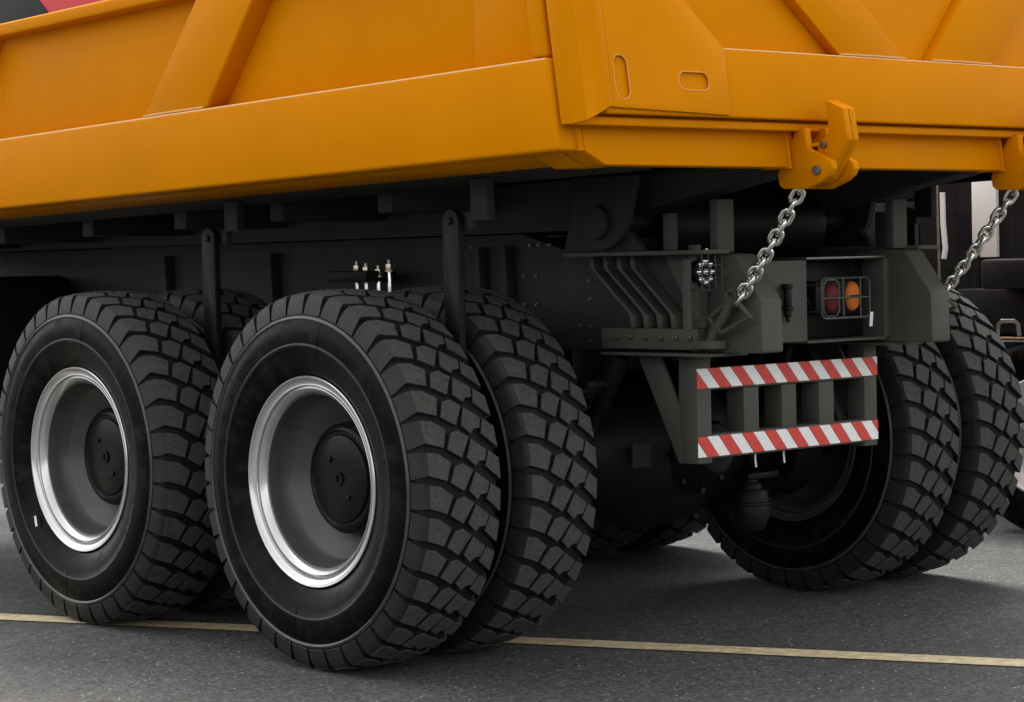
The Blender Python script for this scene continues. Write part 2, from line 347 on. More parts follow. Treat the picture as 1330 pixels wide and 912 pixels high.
# valve / lock-ring joint
bm = bmesh.new(); va = R(38)
def RP(x, r, a): return Vector((x, r*math.cos(a), r*math.sin(a)))
add_box(bm, FL+.018, FL+.05, -.010, .010, -.006, .006, .002)
for v in bm.verts: v.co = RP(v.co.x, .343+v.co.z-(v.co.x-FL-.018)*.9, va+v.co.y/.34)
add_tube(bm, [RP(FL+.05, .31, va), RP(FL+.07, .30, va), RP(FL+.12, .288, va), RP(FL+.15, .262, va), RP(FL+.19, .22, va)], .003, 6)
val_o = finish(bm, 'valve', 'rim_grey'); val_me = val_o.data; bpy.data.objects.remove(val_o)
def wheel(x, y, flip, roll, detail=True):
    w_ = bpy.data.objects.new('wheel', wheel_me); COL.objects.link(w_); w_.parent = truck; w_.location = (x, y, WZ)
    if flip: w_.rotation_euler = (0, 0, math.pi)
    for n, me in (('tyre', tyre_me), ('rim_ring', ring_me), ('hub', hub_me), ('valve', val_me)):
        if n == 'hub' and not detail: continue
        c = bpy.data.objects.new(n, ring_shaded if (n == 'rim_ring' and not detail) else me); COL.objects.link(c); c.parent = w_
        if n == 'tyre' and flip: c.rotation_euler = (0, 0, math.pi)       # tread runs the same way on both sides
        if n == 'rim_ring' and False: c.rotation_euler = (roll, 0, 0)
    return w_
W = {}
for ax in (0, 1):
    for sd_ in (-1, 1):
        W[ax, sd_, 'outer'] = wheel(sd_*TC, ax*AX, sd_ > 0, 0)
        W[ax, sd_, 'inner'] = wheel(sd_*(TC-DS), ax*AX, sd_ < 0, 0, False)
# small white label stuck to the forward tyre
q = onx(46.5, 677, -TC-.19); bm = bmesh.new(); add_box(bm, -.001, .001, -.008, .008, -.022, .022)
o = finish(bm, 'sticker', 'white_plastic', W[1, -1, 'outer']); o.location = q-Vector((-TC, AX, WZ)); o.rotation_euler = (R(-14), 0, R(0))

# ------------------------------------------------------------------ dump body
sh = lambda y: -.019*(y+1.39)
BX = 1.70; ZB, ZT = 1.776, 2.066            # outer face of the side beams; their lower and upper edge at the rear
YF = 5.2
def rear(z): return -1.389 + GS*(z-ZB)      # leaning rear end of the body
bm = bmesh.new()
def slab(x0, x1, z0, z1, bev=.004, y1=YF, dy=0.0):
    """lengthwise slab whose rear end follows the lean of the tailgate"""
    pa = [(x0, rear(z0)+dy, z0), (x1, rear(z0)+dy, z0), (x1, rear(z1)+dy, z1), (x0, rear(z1)+dy, z1)]
    a = [(x, y, z+sh(y)) for x, y, z in pa]; b = [(x, y1, z+sh(y1)) for x, y, z in pa]
    return a, b
for s in (-1, 1):
    a, b = slab(s*(BX-.10), s*(BX-.14), 2.0, 2.53, dy=.10); add_hull(bm, a, b, .004)
a, b = slab(-(BX-.12), BX-.12, 1.80, 1.83, dy=.06); add_hull(bm, a, b, .003)
add_box(bm, -(BX-.10), BX-.10, YF-.05, YF, 1.60, 2.55, .005)
body = finish(bm, 'dump_body', 'yellow_paint', truck)
for s in (-1, 1):
    bm = bmesh.new(); a, b = slab(s*BX, s*(BX-.15), ZB, ZT, dy=.0); add_hull(bm, a, b, .013, 3)
    o = finish(bm, 'side_beam', 'yellow_paint', body)
    bm = bmesh.new(); y0_, n_ = rear(ZT)+.012, 40
    add_tube(bm, [(s*(BX-.0050), y0_+(YF-y0_)*k/n_, ZT-.0040+sh(y0_+(YF-y0_)*k/n_)) for k in range(n_+1)], .0042, 6); finish(bm, 'weld_or_glint_bead', 'painted_edge_glint', o)  # thin pale tube added as the highlight on the beam's top edge
    bm = bmesh.new(); a, b = slab(s*(BX-.012), s*(BX-.15), 2.495, 2.548, dy=.12); add_hull(bm, a, b, .010, 3)
    finish(bm, 'top_rail', 'yellow_paint', body)
    # rear corner post
    bm = bmesh.new(); z0, z1 = ZT+.001, 2.548
    X0, X1 = s*(BX-.012), s*(BX-.16)
    a = [(X0, rear(z0)+.012, z0), (X1, rear(z0)+.012, z0), (X1, rear(z0)+.085, z0), (X0, rear(z0)+.085, z0)]
    b = [(X0, rear(z1)+.012, z1), (X1, rear(z1)+.012, z1), (X1, rear(z1)+.085, z1), (X0, rear(z1)+.085, z1)]
    add_hull(bm, a, b, .014, 3); finish(bm, 'corner_post', 'yellow_paint', body)
    # doubler plate near the rear end
    ya, yb = -.90, rear(2.2)+.10
    bm = bmesh.new(); add_hull(bm, [(s*(BX-.10), ya, ZT+sh(ya)-.02), (s*(BX-.10), yb-.02, ZT+sh(yb)-.02), (s*(BX-.10), yb, 2.50+sh(yb)), (s*(BX-.10), ya, 2.50+sh(ya))],
                               [(s*(BX-.088), ya, ZT+sh(ya)-.02), (s*(BX-.088), yb-.02, ZT+sh(yb)-.02), (s*(BX-.088), yb, 2.50+sh(yb)), (s*(BX-.088), ya, 2.50+sh(ya))], .003)
    finish(bm, 'doubler_plate', 'yellow_paint', body)
# slanted side ribs
RB = [onx(187, 146, -1.69), onx(270, 132, -1.69), onx(323, 0, -1.69), onx(247, 0, -1.69)]
def rib_pts(s, dy, flip=False):
    z0 = ZT+.002
    def at(p0, p1, z): t = (z-p0.z)/(p1.z-p0.z); return p0.y+(p1.y-p0.y)*t
    out = []
    for pa, pb in ((RB[0], RB[3]), (RB[1], RB[2])): out.append((at(pa, pb, z0-.03+.0), at(pa, pb, 2.50)))
    (l0, l1), (r0, r1) = out
    return [Vector((s*1.69, l0+dy, z0+sh(l0+dy)-.0)), Vector((s*1.69, r0+dy, z0+sh(r0+dy))), Vector((s*1.69, r1+dy, 2.497+sh(r1+dy))), Vector((s*1.69, l1+dy, 2.497+sh(l1+dy)))]
for s in (-1, 1):
    for dy in (0, 2.0, 3.8):
        p = rib_pts(s, dy); bm = bmesh.new(); add_prism(bm, p, (-s*.095, 0, 0), .010, 3)
        rb = finish(bm, 'side_rib', 'yellow_paint', body)
        bm = bmesh.new(); add_tube(bm, [p[0]+Vector((s*.003, -.01, .003)), (p[0]+p[1])/2+Vector((s*.004, 0, .004)), p[1]+Vector((s*.003, .01, .003))], .006, 6)
        finish(bm, 'weld_or_glint_bead', 'copper_weld', rb)
    bm = bmesh.new(); ya, yb = -.92, rear(ZT)+.02
    add_tube(bm, [(s*(BX-.086), ya+(yb-ya)*t/10, ZT+sh(ya+(yb-ya)*t/10)+.004+random.uniform(-.001, .001)) for t in range(11)], .0075, 6)
    finish(bm, 'weld_or_glint_bead', 'copper_weld', body)
# grey underside: floor, longitudinal rails, cross beams
FZ = 1.795
bm = bmesh.new(); a, b = slab(-(BX-.16), BX-.16, FZ-.010, FZ+.004, dy=.05); add_hull(bm, a, b, .003)
floor = finish(bm, 'floor_plate', 'underside_shade_grey', body)
for s in (-1, 1):
    bm = bmesh.new()
    prof = [(YF, 1.765), (YF, 1.549), (.2, 1.549), (-.30, 1.549), (-.52, 1.60), (-.66, 1.625), (-1.27, 1.728), (-1.33, 1.765)]
    add_prism(bm, [Vector((s*.56, y, z + (sh(y) if z > 1.7 else 0))) for y, z in prof], (-s*.13, 0, 0), .004); finish(bm, 'floor_rail', 'underside_shade_grey', body)
    # sloped lower side plate between side beam and floor
    bm = bmesh.new(); y0, y1 = -1.25, YF
    xm, zm = BX-.42, ZB-.012
    qy = [(s*(BX-.152), y0-.10, ZB+.003+sh(y0)), (s*(BX-.152), y1, ZB+.003+sh(y1)), (s*xm, y1, zm+sh(y1)), (s*xm, y0-.10, zm+sh(y0))]
    add_hull(bm, qy, [(x, y, z+.010) for x, y, z in qy], .002); finish(bm, 'beam_bottom_plate', 'yellow_paint', body); bm = bmesh.new()
    q0 = [(s*(xm-.001), y0, zm+.0+sh(y0)), (s*(xm-.001), y1, zm+.0+sh(y1)), (s*1.16, y1, ZB-.045+sh(y1)), (s*1.16, y0, ZB-.045+sh(y0))]
    add_hull(bm, q0, [(x, y, z+.012) for x, y, z in q0], .002); finish(bm, 'lower_side_plate', 'underside_shade_grey', body)
for y in (.25, .95, 1.65, 2.4, 3.2, 4.0, 4.8):
    bm = bmesh.new(); add_box(bm, -1.088, 1.088, y-.045, y+.045, 1.665, 1.772, .004, sh); finish(bm, 'cross_beam', 'underside_shade_grey', body)
# rear sill of the body under the tailgate
SE = [onT(758, 168, 0), onT(759.5, 196, 0), onT(787, 214.5, 0)]
xl, zl = SE[1].x, SE[1].z; xc, zc = SE[2].x, SE[2].z; zt = 1.905
def sill(x0, x1, left_chamfer=False, right_chamfer=False):
    pts = []
    if left_chamfer: pts += [(x0, zt), (x0, zl), (x0+(xc-xl), zc)]
    else: pts += [(x0, zt), (x0, zc)]
    if right_chamfer: pts += [(x1-(xc-xl), zc), (x1, zl), (x1, zt)]
    else: pts += [(x1, zc), (x1, zt)]
    bm = bmesh.new(); add_hull(bm, [(x, Ty(z, .0), z) for x, z in pts], [(x, Ty(z, -.10), z) for x, z in pts], .006, 3)
    return finish(bm, 'rear_sill', 'yellow_paint', body)
HX = .585        # hooks stand at +-HX
sill(xl, -HX-.045, True, False); sill(-HX+.075, HX-.075); sill(HX+.045, -xl, False, True)
for s in (-1, 1):
    bm = bmesh.new(); add_box(bm, *sorted((s*(HX+.09), s*(HX-.12))), Ty(1.8, -.112), Ty(1.8, -.135), 1.755, 1.98, .003); add_box(bm, *sorted((s*(HX+.09), s*(HX-.12))), Ty(1.95, -.012), Ty(1.8, -.14), 1.915, 1.925, .002); finish(bm, 'gap_dark_plate', 'black_paint', body)  # added black sheets: stop sun leaking in, stand in for the dark hole
for s in (-1, 1):   # brown-lit closing wedge under the corner, end cheek of the body
    bm = bmesh.new(); p = [(s*-xl, zl), (s*-xl, zt), (s*-xl, zt)]
    add_hull(bm, [(s*(-xl+.002), Ty(zl), zl), (s*(-xl+.002), Ty(zt), zt), (s*(-xl+.002), Ty(zt, -.1), zt), (s*(-xl+.002), Ty(zl, -.1), zl)],
             [(s*(-xl+.022), Ty(zl), zl), (s*(-xl+.022), Ty(zt), zt), (s*(-xl+.022), Ty(zt, -.1), zt), (s*(-xl+.022), Ty(zl, -.1), zl)], .003)
    finish(bm, 'end_cheek', 'yellow_paint', body)
    bm = bmesh.new()
    add_hull(bm, [(s*(-xl-.002), Ty(zl, -.105), zl-.002), (s*(-xc), Ty(zc, -.105), zc-.002), (s*(-xc-.10), Ty(zc, -.105), zc-.002), (s*(-xl-.10), Ty(zl, -.105), zl+.02)],
             [(s*(-xl-.002), Ty(zl, -.24), zl-.002), (s*(-xc), Ty(zc, -.24), zc-.002), (s*(-xc-.10), Ty(zc, -.24), zc-.002), (s*(-xl-.10), Ty(zl, -.24), zl+.02)], .003)
    finish(bm, 'corner_gusset', 'yellow_paint', body)

# ------------------------------------------------------------------ tailgate
TGT = 2.56
def gate_prism(name, xz, o0, o1, m='yellow_paint', par=None, bev=.004, seg=2):
    bm = bmesh.new(); add_hull(bm, [(x, Ty(z, o0), z) for x, z in xz], [(x, Ty(z, o1), z) for x, z in xz], bev, seg)
    return finish(bm, name, m, par)
def xz(px, py, off): p = onT(px, py, off); return (p.x, p.z)
OE = .085         # outer face of frame and beam, measured out from the sheet
e_bot = xz(753, 161, OE); XL = e_bot[0]; ZL = e_bot[1]
gate = gate_prism('tailgate', [(XL+.02, ZL+.01), (-XL-.02, ZL+.01), (-XL-.02, TGT), (XL+.02, TGT)], .012, .030, par=truck)
b_top = xz(942, 62.5, OE)[1]; b_bot = xz(950, 153, OE)[1]; lip = xz(950, 167, .045)[1]
# horizontal box beam
gate_prism('cross_beam', [(XL+.12, b_bot), (-XL-.12, b_bot), (-XL-.12, b_top), (XL+.12, b_top)], .031, OE, par=gate, bev=.008, seg=3)
bm = bmesh.new(); add_tube(bm, [(XL+.46+(-2*XL-.92)*k/30, Ty(b_top, OE-.003), b_top-.003) for k in range(31)], .0036, 6); finish(bm, 'weld_or_glint_bead', 'painted_edge_glint', gate)  # pale tube painting the glint along the cross beam's edge
gate_prism('lower_lip', [(XL+.012, ZL), (-XL-.012, ZL), (-XL-.012, b_bot-.008), (XL+.012, b_bot-.008)], .020, .058, par=gate, bev=.006, seg=3)
for s in (-1, 1):
    def m_(l): return [(s*-x, z) for x, z in l] if s > 0 else l
    o1, o2, o3 = xz(752.5, 160, OE)[0], xz(772, 149, OE)[0], xz(782, 138, OE+.02)[0]
    zb1, zb3 = ZL+.004, xz(782, 138, OE)[1]
    # bevelled edge channel
    bm = bmesh.new()
    lo = [(XL, .0), (XL, .060), (XL+.035, .085), (XL+.078, .085), (XL+.105, .104), (XL+.135, .104), (XL+.135, .0)]
    za = [ZL+.002, ZL+.002, ZL+.012, ZL+.030, ZL+.05, ZL+.058, ZL+.058]
    add_hull(bm, [((s*-x), Ty(z, o), z) for (x, o), z in zip(lo, za)], [((s*-x), Ty(TGT, o), TGT) for x, o in lo], .004)
    finish(bm, 'edge_channel', 'yellow_paint', gate)
    cp = [xz(783, 138.5, .095), xz(948.5, 150, .095), xz(941, 64, .095), xz(937, 61, .095), xz(887, 0, .095)]
    top = (cp[4][0]+(cp[4][0]-cp[3][0])*(TGT-cp[4][1])/(cp[4][1]-cp[3][1]), TGT)
    poly = [(XL+.13, cp[0][1]), cp[1], cp[2], cp[3], top, (XL+.13, TGT)]
    bm = bmesh.new(); P2 = m_(poly)
    add_hull(bm, [(x, Ty(z, .070), z) for x, z in P2], [(x, Ty(z, .0975), z) for x, z in P2], .004)
    # two pressed oval slots (boolean)
    plate = finish(bm, 'corner_plate', 'yellow_paint', gate)
    bmc = bmesh.new()
    for (cx, cy, hw, hh) in ((807.5, 100, 9.3, 29), (901.6, 105.5, 19.5, 12)):
        c = xz(cx, cy, .0975); ex = abs(xz(cx+hw, cy, .0975)[0]-c[0]); ez = abs(xz(cx, cy+hh, .0975)[1]-c[1]); r_ = min(ex, ez)*.96
        pts = []
        for qx, qz, a0 in ((1, 1, 0), (-1, 1, 90), (-1, -1, 180), (1, -1, 270)):
            for k in range(6):
                a = R(a0+90*k/5); pts.append((c[0]+qx*(ex-r_)+r_*math.cos(a), c[1]+qz*(ez-r_)+r_*math.sin(a)))
        P3 = m_(pts); add_hull(bmc, [(x, Ty(z, .0880), z) for x, z in P3], [(x, Ty(z, .12), z) for x, z in P3])
        bmr = bmesh.new(); low = [P3[k] for k in range(len(P3))]
        cz_ = sum(z for x, z in P3)/len(P3)
        add_tube(bmr, [(x, Ty(z, .0962), z) for x, z in P3], .0027, 6, closed=True); finish(bmr, 'slot_edge_glint', 'slot_glint', plate)  # added lighter rim, draws the highlight round the slot
    cut = finish(bmc, 'cutter', 'yellow_paint', None)
    md = plate.modifiers.new('slots', 'BOOLEAN'); md.operation = 'DIFFERENCE'; md.object = cut; md.solver = 'EXACT'
    dg = bpy.context.evaluated_depsgraph_get(); me2 = bpy.data.meshes.new_from_object(plate.evaluated_get(dg)); plate.modifiers.clear(); plate.data = me2
    bpy.data.objects.remove(cut)
    bm = bmesh.new(); bm.from_mesh(plate.data)
    bmesh.ops.bevel(bm, geom=[e for e in bm.edges if e.is_manifold and e.calc_face_angle(0) > 1.2 and all(abs((v.co.y-Ty(v.co.z, .0975))) < 2e-4 for v in e.verts)], offset=.006, segments=3, affect='EDGES', clamp_overlap=True)
    bm.to_mesh(plate.data); bm.free()
    for p in plate.data.polygons: p.use_smooth = True
    plate.data.set_sharp_from_angle(angle=R(35))
# diagonal ribs: a W of box sections standing on the beam
def ribq(b0, b1, t0, t1):
    bl, br, tl, tr = xz(*b0, .08), xz(*b1, .08), xz(*t0, .08), xz(*t1, .08)
    def up(p, q): k = (TGT-p[1])/(q[1]-p[1]); return (p[0]+(q[0]-p[0])*k, TGT)
    def dn(p, q): k = (b_top+.002-p[1])/(q[1]-p[1]); return (p[0]+(q[0]-p[0])*k, b_top+.002)
    return [dn(bl, tl), dn(br, tr), up(br, tr), up(bl, tl)]
r1 = ribq((1089, 70), (1176, 78), (1032, 0), (1118.5, 0))
for pl in (r1, [(-x, z) for x, z in r1]):
    rb = gate_prism('diagonal_rib', pl, .031, .080, par=gate, bev=.006)
    bm = bmesh.new(); add_tube(bm, [(pl[0][0], Ty(b_top, .081), b_top+.004), ((pl[0][0]+pl[1][0])/2, Ty(b_top, .083), b_top+.005), (pl[1][0], Ty(b_top, .081), b_top+.004)], .005, 6); finish(bm, 'weld_or_glint_bead', 'copper_weld', rb)
gate_prism('top_beam', [(XL+.136, TGT-.005), (-XL-.136, TGT-.005), (-XL-.136, TGT+.12), (XL+.136, TGT+.12)], .010, OE, par=gate, bev=.008)

# ------------------------------------------------------------------ tailgate hooks
def hook(s):
    X0 = -.655
    def yz(px, py, X): p = onx(px, py, X); return (p.y, p.z)
    lug = [yz(1010, 226, X0), (yz(1012, 241, X0)[0]-.0, yz(1012, 241, X0)[1]), yz(1017, 245.5, X0), yz(1048, 245.5, X0), yz(1068, 235, X0), yz(1077, 228, X0), yz(1081, 219, X0), yz(1079, 209, X0), yz(1070, 204, X0), yz(1047, 195, X0), yz(1045, 166, X0), yz(1034, 166, X0)]
    parts = []
    def plate(name, prof, x0, x1, m='yellow_paint', par=None, bev=.004):
        bm = bmesh.new(); add_prism(bm, [Vector((s*-x0, y, z)) for y, z in prof], (s*-(x1-x0), 0, 0), bev); return finish(bm, name, m, par)
    base = plate('tailgate_hook', lug, X0, X0+.030, par=truck)
    lugb = [(y-.004, z) for y, z in lug]
    plate('lug_plate', lugb, X0+.105, X0+.135, par=base)
    XL_ = X0+.036
    lev = [yz(1072, 129.5, XL_), yz(1094, 140, XL_), yz(1100.5, 181, XL_), yz(1083, 216, XL_), yz(1074, 232, XL_), yz(1066, 238, XL_), yz(1056, 232, XL_), yz(1056, 220, XL_), yz(1064, 206, XL_), yz(1061, 186, XL_), yz(1076, 176, XL_), yz(1077.5, 168, XL_)]
    plate('lever', lev, XL_, XL_+.030, par=base); plate('lever', lev, XL_+.0325, XL_+.0625, par=base)
    pc = yz(1062, 221, X0)
    bm = bmesh.new(); add_cyl(bm, (s*-(X0-.012), pc[0], pc[1]), (s*-(X0+.150), pc[0], pc[1]), .0165, n=18, bev=.003); finish(bm, 'pin', 'steel', base)
    pc = yz(1071, 188, XL_)
    bm = bmesh.new(); add_cyl(bm, (s*-(XL_-.014), pc[0], pc[1]), (s*-(XL_+.07), pc[0], pc[1]), .012, n=16, bev=.002); finish(bm, 'pin', 'steel', base)
    # narrow link behind the lever
    bm = bmesh.new(); p0 = yz(1048, 189, X0+.04); add_box(bm, *sorted((s*-(X0+.03), s*-(X0+.10))), p0[0]-.07, p0[0]+.06, p0[1]-.006, p0[1]+.006, .002); finish(bm, 'stop_bar', 'yellow_paint', base)
    # end plate welded to the sill
    for xx in (X0-.006, X0+.137):
        bm = bmesh.new(); add_hull(bm, [(s*-xx, Ty(zc-.004, .012), zc-.004), (s*-xx, Ty(zt, .012), zt), (s*-xx, Ty(zt, -.11), zt), (s*-xx, Ty(zc-.004, -.11), zc-.004)],
                                   [(s*-(xx+.014*(-1 if xx < X0 else 1)), y, z) for y, z in ((Ty(zc-.004, .012), zc-.004), (Ty(zt, .012), zt), (Ty(zt, -.11), zt), (Ty(zc-.004, -.11), zc-.004))], .003)
        finish(bm, 'end_plate', 'yellow_paint', base)
    bm = bmesh.new(); add_box(bm, *sorted((s*-(X0+.004), s*-(X0+.13))), Ty(zc, -.02), Ty(zc, -.1), 1.735, 1.745, .002); finish(bm, 'web_plate', 'yellow_paint', base)
    return base
hook(-1); hook(1)

# ------------------------------------------------------------------ chains
def link_mesh():
    bm = bmesh.new(); r, h, w_ = .0082, .0215+.0082, .0185; pts = []
    hs_ = h-w_
    for k in range(9): a = R(-90+180*k/8); pts.append((w_*math.cos(a), 0, 0)) if False else pts.append((w_*math.sin(R(90)-R(180)*k/8), 0, hs_+w_*math.cos(R(90)-R(180)*k/8)))
    for k in range(9): pts.append((-w_*math.sin(R(90)-R(180)*k/8), 0, -hs_-w_*math.cos(R(90)-R(180)*k/8)))
    add_tube(bm, pts, r, 8, closed=True); o = finish(bm, 'chain_link', 'chain_steel', smooth=60); me = o.data; bpy.data.objects.remove(o); return me
LINK = link_mesh()
def chain(s, p0, p1, sag=.012):
    p0, p1 = Vector(p0), Vector(p1); n = round((p1-p0).length/.0425); d = (p1-p0)/n
    root = None
    for k in range(n+1):
        t = k/n; c = p0+d*k+Vector((0, 0, -4*sag*t*(1-t)))
        dt = (d+Vector((0, 0, -4*sag*(1-2*t)/n))).normalized()
        qt = dt.to_track_quat('Z', 'X') @ Matrix.Rotation(R(45+(90 if k % 2 else 0)+random.uniform(-9, 9)), 3, 'Z').to_quaternion()
        o = bpy.data.objects.new('chain' if root is None else 'chain_link', LINK); COL.objects.link(o)
        M = Matrix.Translation(c) @ qt.to_matrix().to_4x4()
        if root is None: root = o; o.parent = truck; o.matrix_local = M; R0 = M.inverted()
        else: o.parent = root; o.matrix_local = R0 @ M
    return root
for s in (-1, 1):
    chain(s, (s*.60, -1.405, 1.675), (s*.575, -1.085, 1.292))

# ------------------------------------------------------------------ chassis frame
bm = bmesh.new()
frame = None
def both(o):
    return o, mirror_x(o)
prof = [(6.5, 1.10), (-.86, 1.10), (-.90, 1.14), (-.90, 1.44), (-.86, 1.455), (-.2, 1.455), (.1, 1.545), (6.5, 1.545)]
frame = prism('chassis_frame', 'underside_shade_grey', truck, [Vector((-.525, y, z)) for y, z in prof], (.09, 0, 0), .004)
o = mirror_x(frame, frame); o.name = 'frame_rail'
def fr(name, m, pts, ext, bev=.003, mir=True, par=None):
    a = prism(name, m, par or frame, pts, ext, bev)
    return (a, mirror_x(a)) if mir else (a,)
def Y3(X, l): return [Vector((X, y, z)) for y, z in l]
# rear hinge brackets with chamfered tops
br = [(-.90, 1.455), (-1.018, 1.447), (-1.141, 1.283), (-1.146, 1.105), (-1.139, 1.098), (-.78, 1.098), (-.78, 1.44)]
fr('hinge_bracket', 'grey_paint', Y3(-.527, br), (.108, 0, 0), .006)
# flanges top and bottom of the outrigger
bm = bmesh.new(); add_box(bm, -.66, -.528, -1.0, -.27, 1.450, 1.466, .003); mirror_x(finish(bm, 'top_flange', 'grey_paint', frame))
bm = bmesh.new(); add_box(bm, -.575, -.528, -.88, -.38, 1.108, 1.185, .004); mirror_x(finish(bm, 'bolt_flange', 'grey_paint', frame))
bm = bmesh.new(); add_box(bm, -.60, -.40, -.96, -.40, 1.085, 1.0965, .003); mirror_x(finish(bm, 'bottom_flange', 'grey_paint', frame))
bolt_me = None
bm = bmesh.new(); add_cyl(bm, (0, 0, 0), (-.010, 0, 0), .010, n=6, bev=.001); add_cyl(bm, (-.008, 0, 0), (-.019, 0, 0), .0055, n=8)
b_ = finish(bm, 'bolt', 'steel'); bolt_me = b_.data; bpy.data.objects.remove(b_)
def bolt(x, y, z, flip=False, par=None, sc=1.0, rz=0):
    o = bpy.data.objects.new('bolt', bolt_me); COL.objects.link(o); o.parent = par or frame; o.location = (x, y, z); o.scale = (sc, sc, sc)
    o.rotation_euler = (0, 0, (math.pi if flip else 0)+rz); return o
for s in (-1, 1):
    for y in (-.43, -.47, -.545, -.62, -.70, -.775, -.845): bolt(s*.575, y, 1.150, s > 0)
# four slanted ribs
for k in range(4):
    y0 = -.342-.072*k; y1 = -.552-.070*k
    prof = [(y0+.012, 1.450), (y0-.012, 1.450), (y0-.014, 1.40), (y1-.012, 1.235), (y1-.012, 1.186), (y1+.012, 1.186), (y1+.012, 1.24), (y0+.010, 1.405)]
    fr('slanted_rib', 'grey_paint', Y3(-.528, prof), (-.052, 0, 0), .004)
# web panel behind the ribs leaning outwards at the rear
fr('outrigger_plate', 'grey_paint', Y3(-.528, [(-.69, 1.449), (-.89, 1.449), (-.89, 1.187), (-.85, 1.187)]), (-.018, 0, 0), .003)
# vertical stiffeners further forward
for y in (.18, .34, 1.75, 2.6):
    fr('stiffener', 'underside_shade_grey', Y3(-.528, [(y, 1.50), (y-.03, 1.50), (y-.05, 1.13), (y+.02, 1.13)]), (-.05, 0, 0), .003)
for s in (-1, 1):
    for (y, z) in ((-.28, 1.36), (-.28, 1.29), (-.22, 1.19), (-.28, 1.19), (-.28, 1.13), (.05, 1.50), (.0, 1.50), (-.06, 1.50), (.5, 1.50), (.45, 1.5), (.4, 1.5), (.09, 1.38), (.02, 1.38), (.09, 1.27), (.02, 1.27)): bolt(s*.526, y, z, s > 0, sc=.75)
# hinge: pedestal on the frame, lug of the body and pivot pin
ped = [(-.27, 1.467), (-.69, 1.467), (-.66, 1.50), (-.62, 1.54), (-.40, 1.60), (-.33, 1.60), (-.30, 1.55)]
fr('hinge_pedestal', 'underside_shade_grey', Y3(-.655, ped), (.03, 0, 0), .004)
lug = [(-.36+0, 1.74), (-.70, 1.74), (-.66, 1.63), (-.64, 1.56)]+[(-.50+.135*math.cos(R(a)), 1.575+.10*math.sin(R(a))) for a in range(200, 345, 12)]+[(-.36, 1.60)]
a = prism('hinge_lug', 'underside_shade_grey', body, Y3(-.690, lug), (.032, 0, 0), .004); mirror_x(a)
for s in (-1, 1):
    bm = bmesh.new(); add_cyl(bm, (s*.70, -.50, 1.575), (s*.42, -.50, 1.575), .055, n=24, bev=.006); finish(bm, 'hinge_pin', 'black_paint', frame)
    bm = bmesh.new(); add_cyl(bm, (s*.715, -.50, 1.575), (s*.692, -.50, 1.575), .062, n=24, bev=.006); finish(bm, 'pin_collar', 'underside_shade_grey', frame)
    # uprights behind the hinge
    bm = bmesh.new(); add_box(bm, *sorted((s*.60, s*.585)), -.80, -.74, 1.467, 1.60, .002); finish(bm, 'upright_plate', 'grey_paint', frame)
    bm = bmesh.new(); add_box(bm, *sorted((s*.530, s*.445)), -.945, -.905, 1.4555, 1.645, .004); finish(bm, 'rear_upright', 'grey_paint', frame)
bm = bmesh.new(); add_cyl(bm, (-.425, -.50, 1.56), (.425, -.50, 1.56), .13, n=32, bev=.004); finish(bm, 'gap_dark_tube', 'black_paint', frame)  # added black tube, keeps the gap below the bed dark
# rear cross member with the lamp recess
box('cross_member', 'grey_paint', frame, -.419, -.07, -.955, -.80, 1.12, 1.42, bev=.005)
box('cross_member', 'grey_paint', frame, .385, .419, -.945, -.80, 1.12, 1.42, bev=.004)
box('recess_panel', 'black_paint', frame, -.069, .384, -.84, -.82, 1.125, 1.415, bev=.003)
box('recess_flange', 'steel', frame, -.069, .384, -.955, -.78, 1.421, 1.430, bev=.002)
box('recess_flange', 'grey_paint', frame, -.069, .384, -.955, -.78, 1.112, 1.121, bev=.002)
box('cross_tube', 'black_paint', frame, -.419, .419, -.79, -.60, 1.16, 1.40, bev=.01)
for y in (.55, 1.0, 2.3, 3.5): box('cross_tube', 'black_paint', frame, -.434, .434, y-.07, y+.07, 1.15, 1.5, bev=.01)
# tow-pin like bolt on the cross member
bm = bmesh.new(); px = ony(1023, 392, -.975).x
for z0, z1, r_ in ((1.335, 1.318, .020), (1.318, 1.250, .015), (1.250, 1.238, .021), (1.238, 1.215, .014), (1.215, 1.195, .008)): add_cyl(bm, (px, -.975, z0), (px, -.975, z1), r_, n=14, bev=.002)
finish(bm, 'locking_pin', 'black_paint', frame)
# chain anchors
for s in (-1, 1):
    bm = bmesh.new(); X = -.575
    def A(px, py): p = onx(px, py, X); return Vector((s*-p.x, p.y, p.z))
    add_tube(bm, [A(952, 386), A(940, 412), A(928, 430), A(922, 446)], .017, 10)
    add_tube(bm, [A(921, 413), A(937, 432), A(975, 412), A(952, 386)], .010, 8)
    add_tube(bm, [A(921, 413), A(952, 386)], .010, 8)
    c = A(950, 386)
    add_tube(bm, [c+Vector((0, .024*math.cos(2*math.pi*k/14), .024*math.sin(2*math.pi*k/14))) for k in range(14)], .009, 8, closed=True)
    add_box(bm, *sorted((s*.54, s*.61)), A(922, 446).y-.05, A(922, 446).y+.05, A(922, 446).z-.02, A(922, 446).z+.01, .004)
    finish(bm, 'chain_anchor', 'grey_paint', frame)

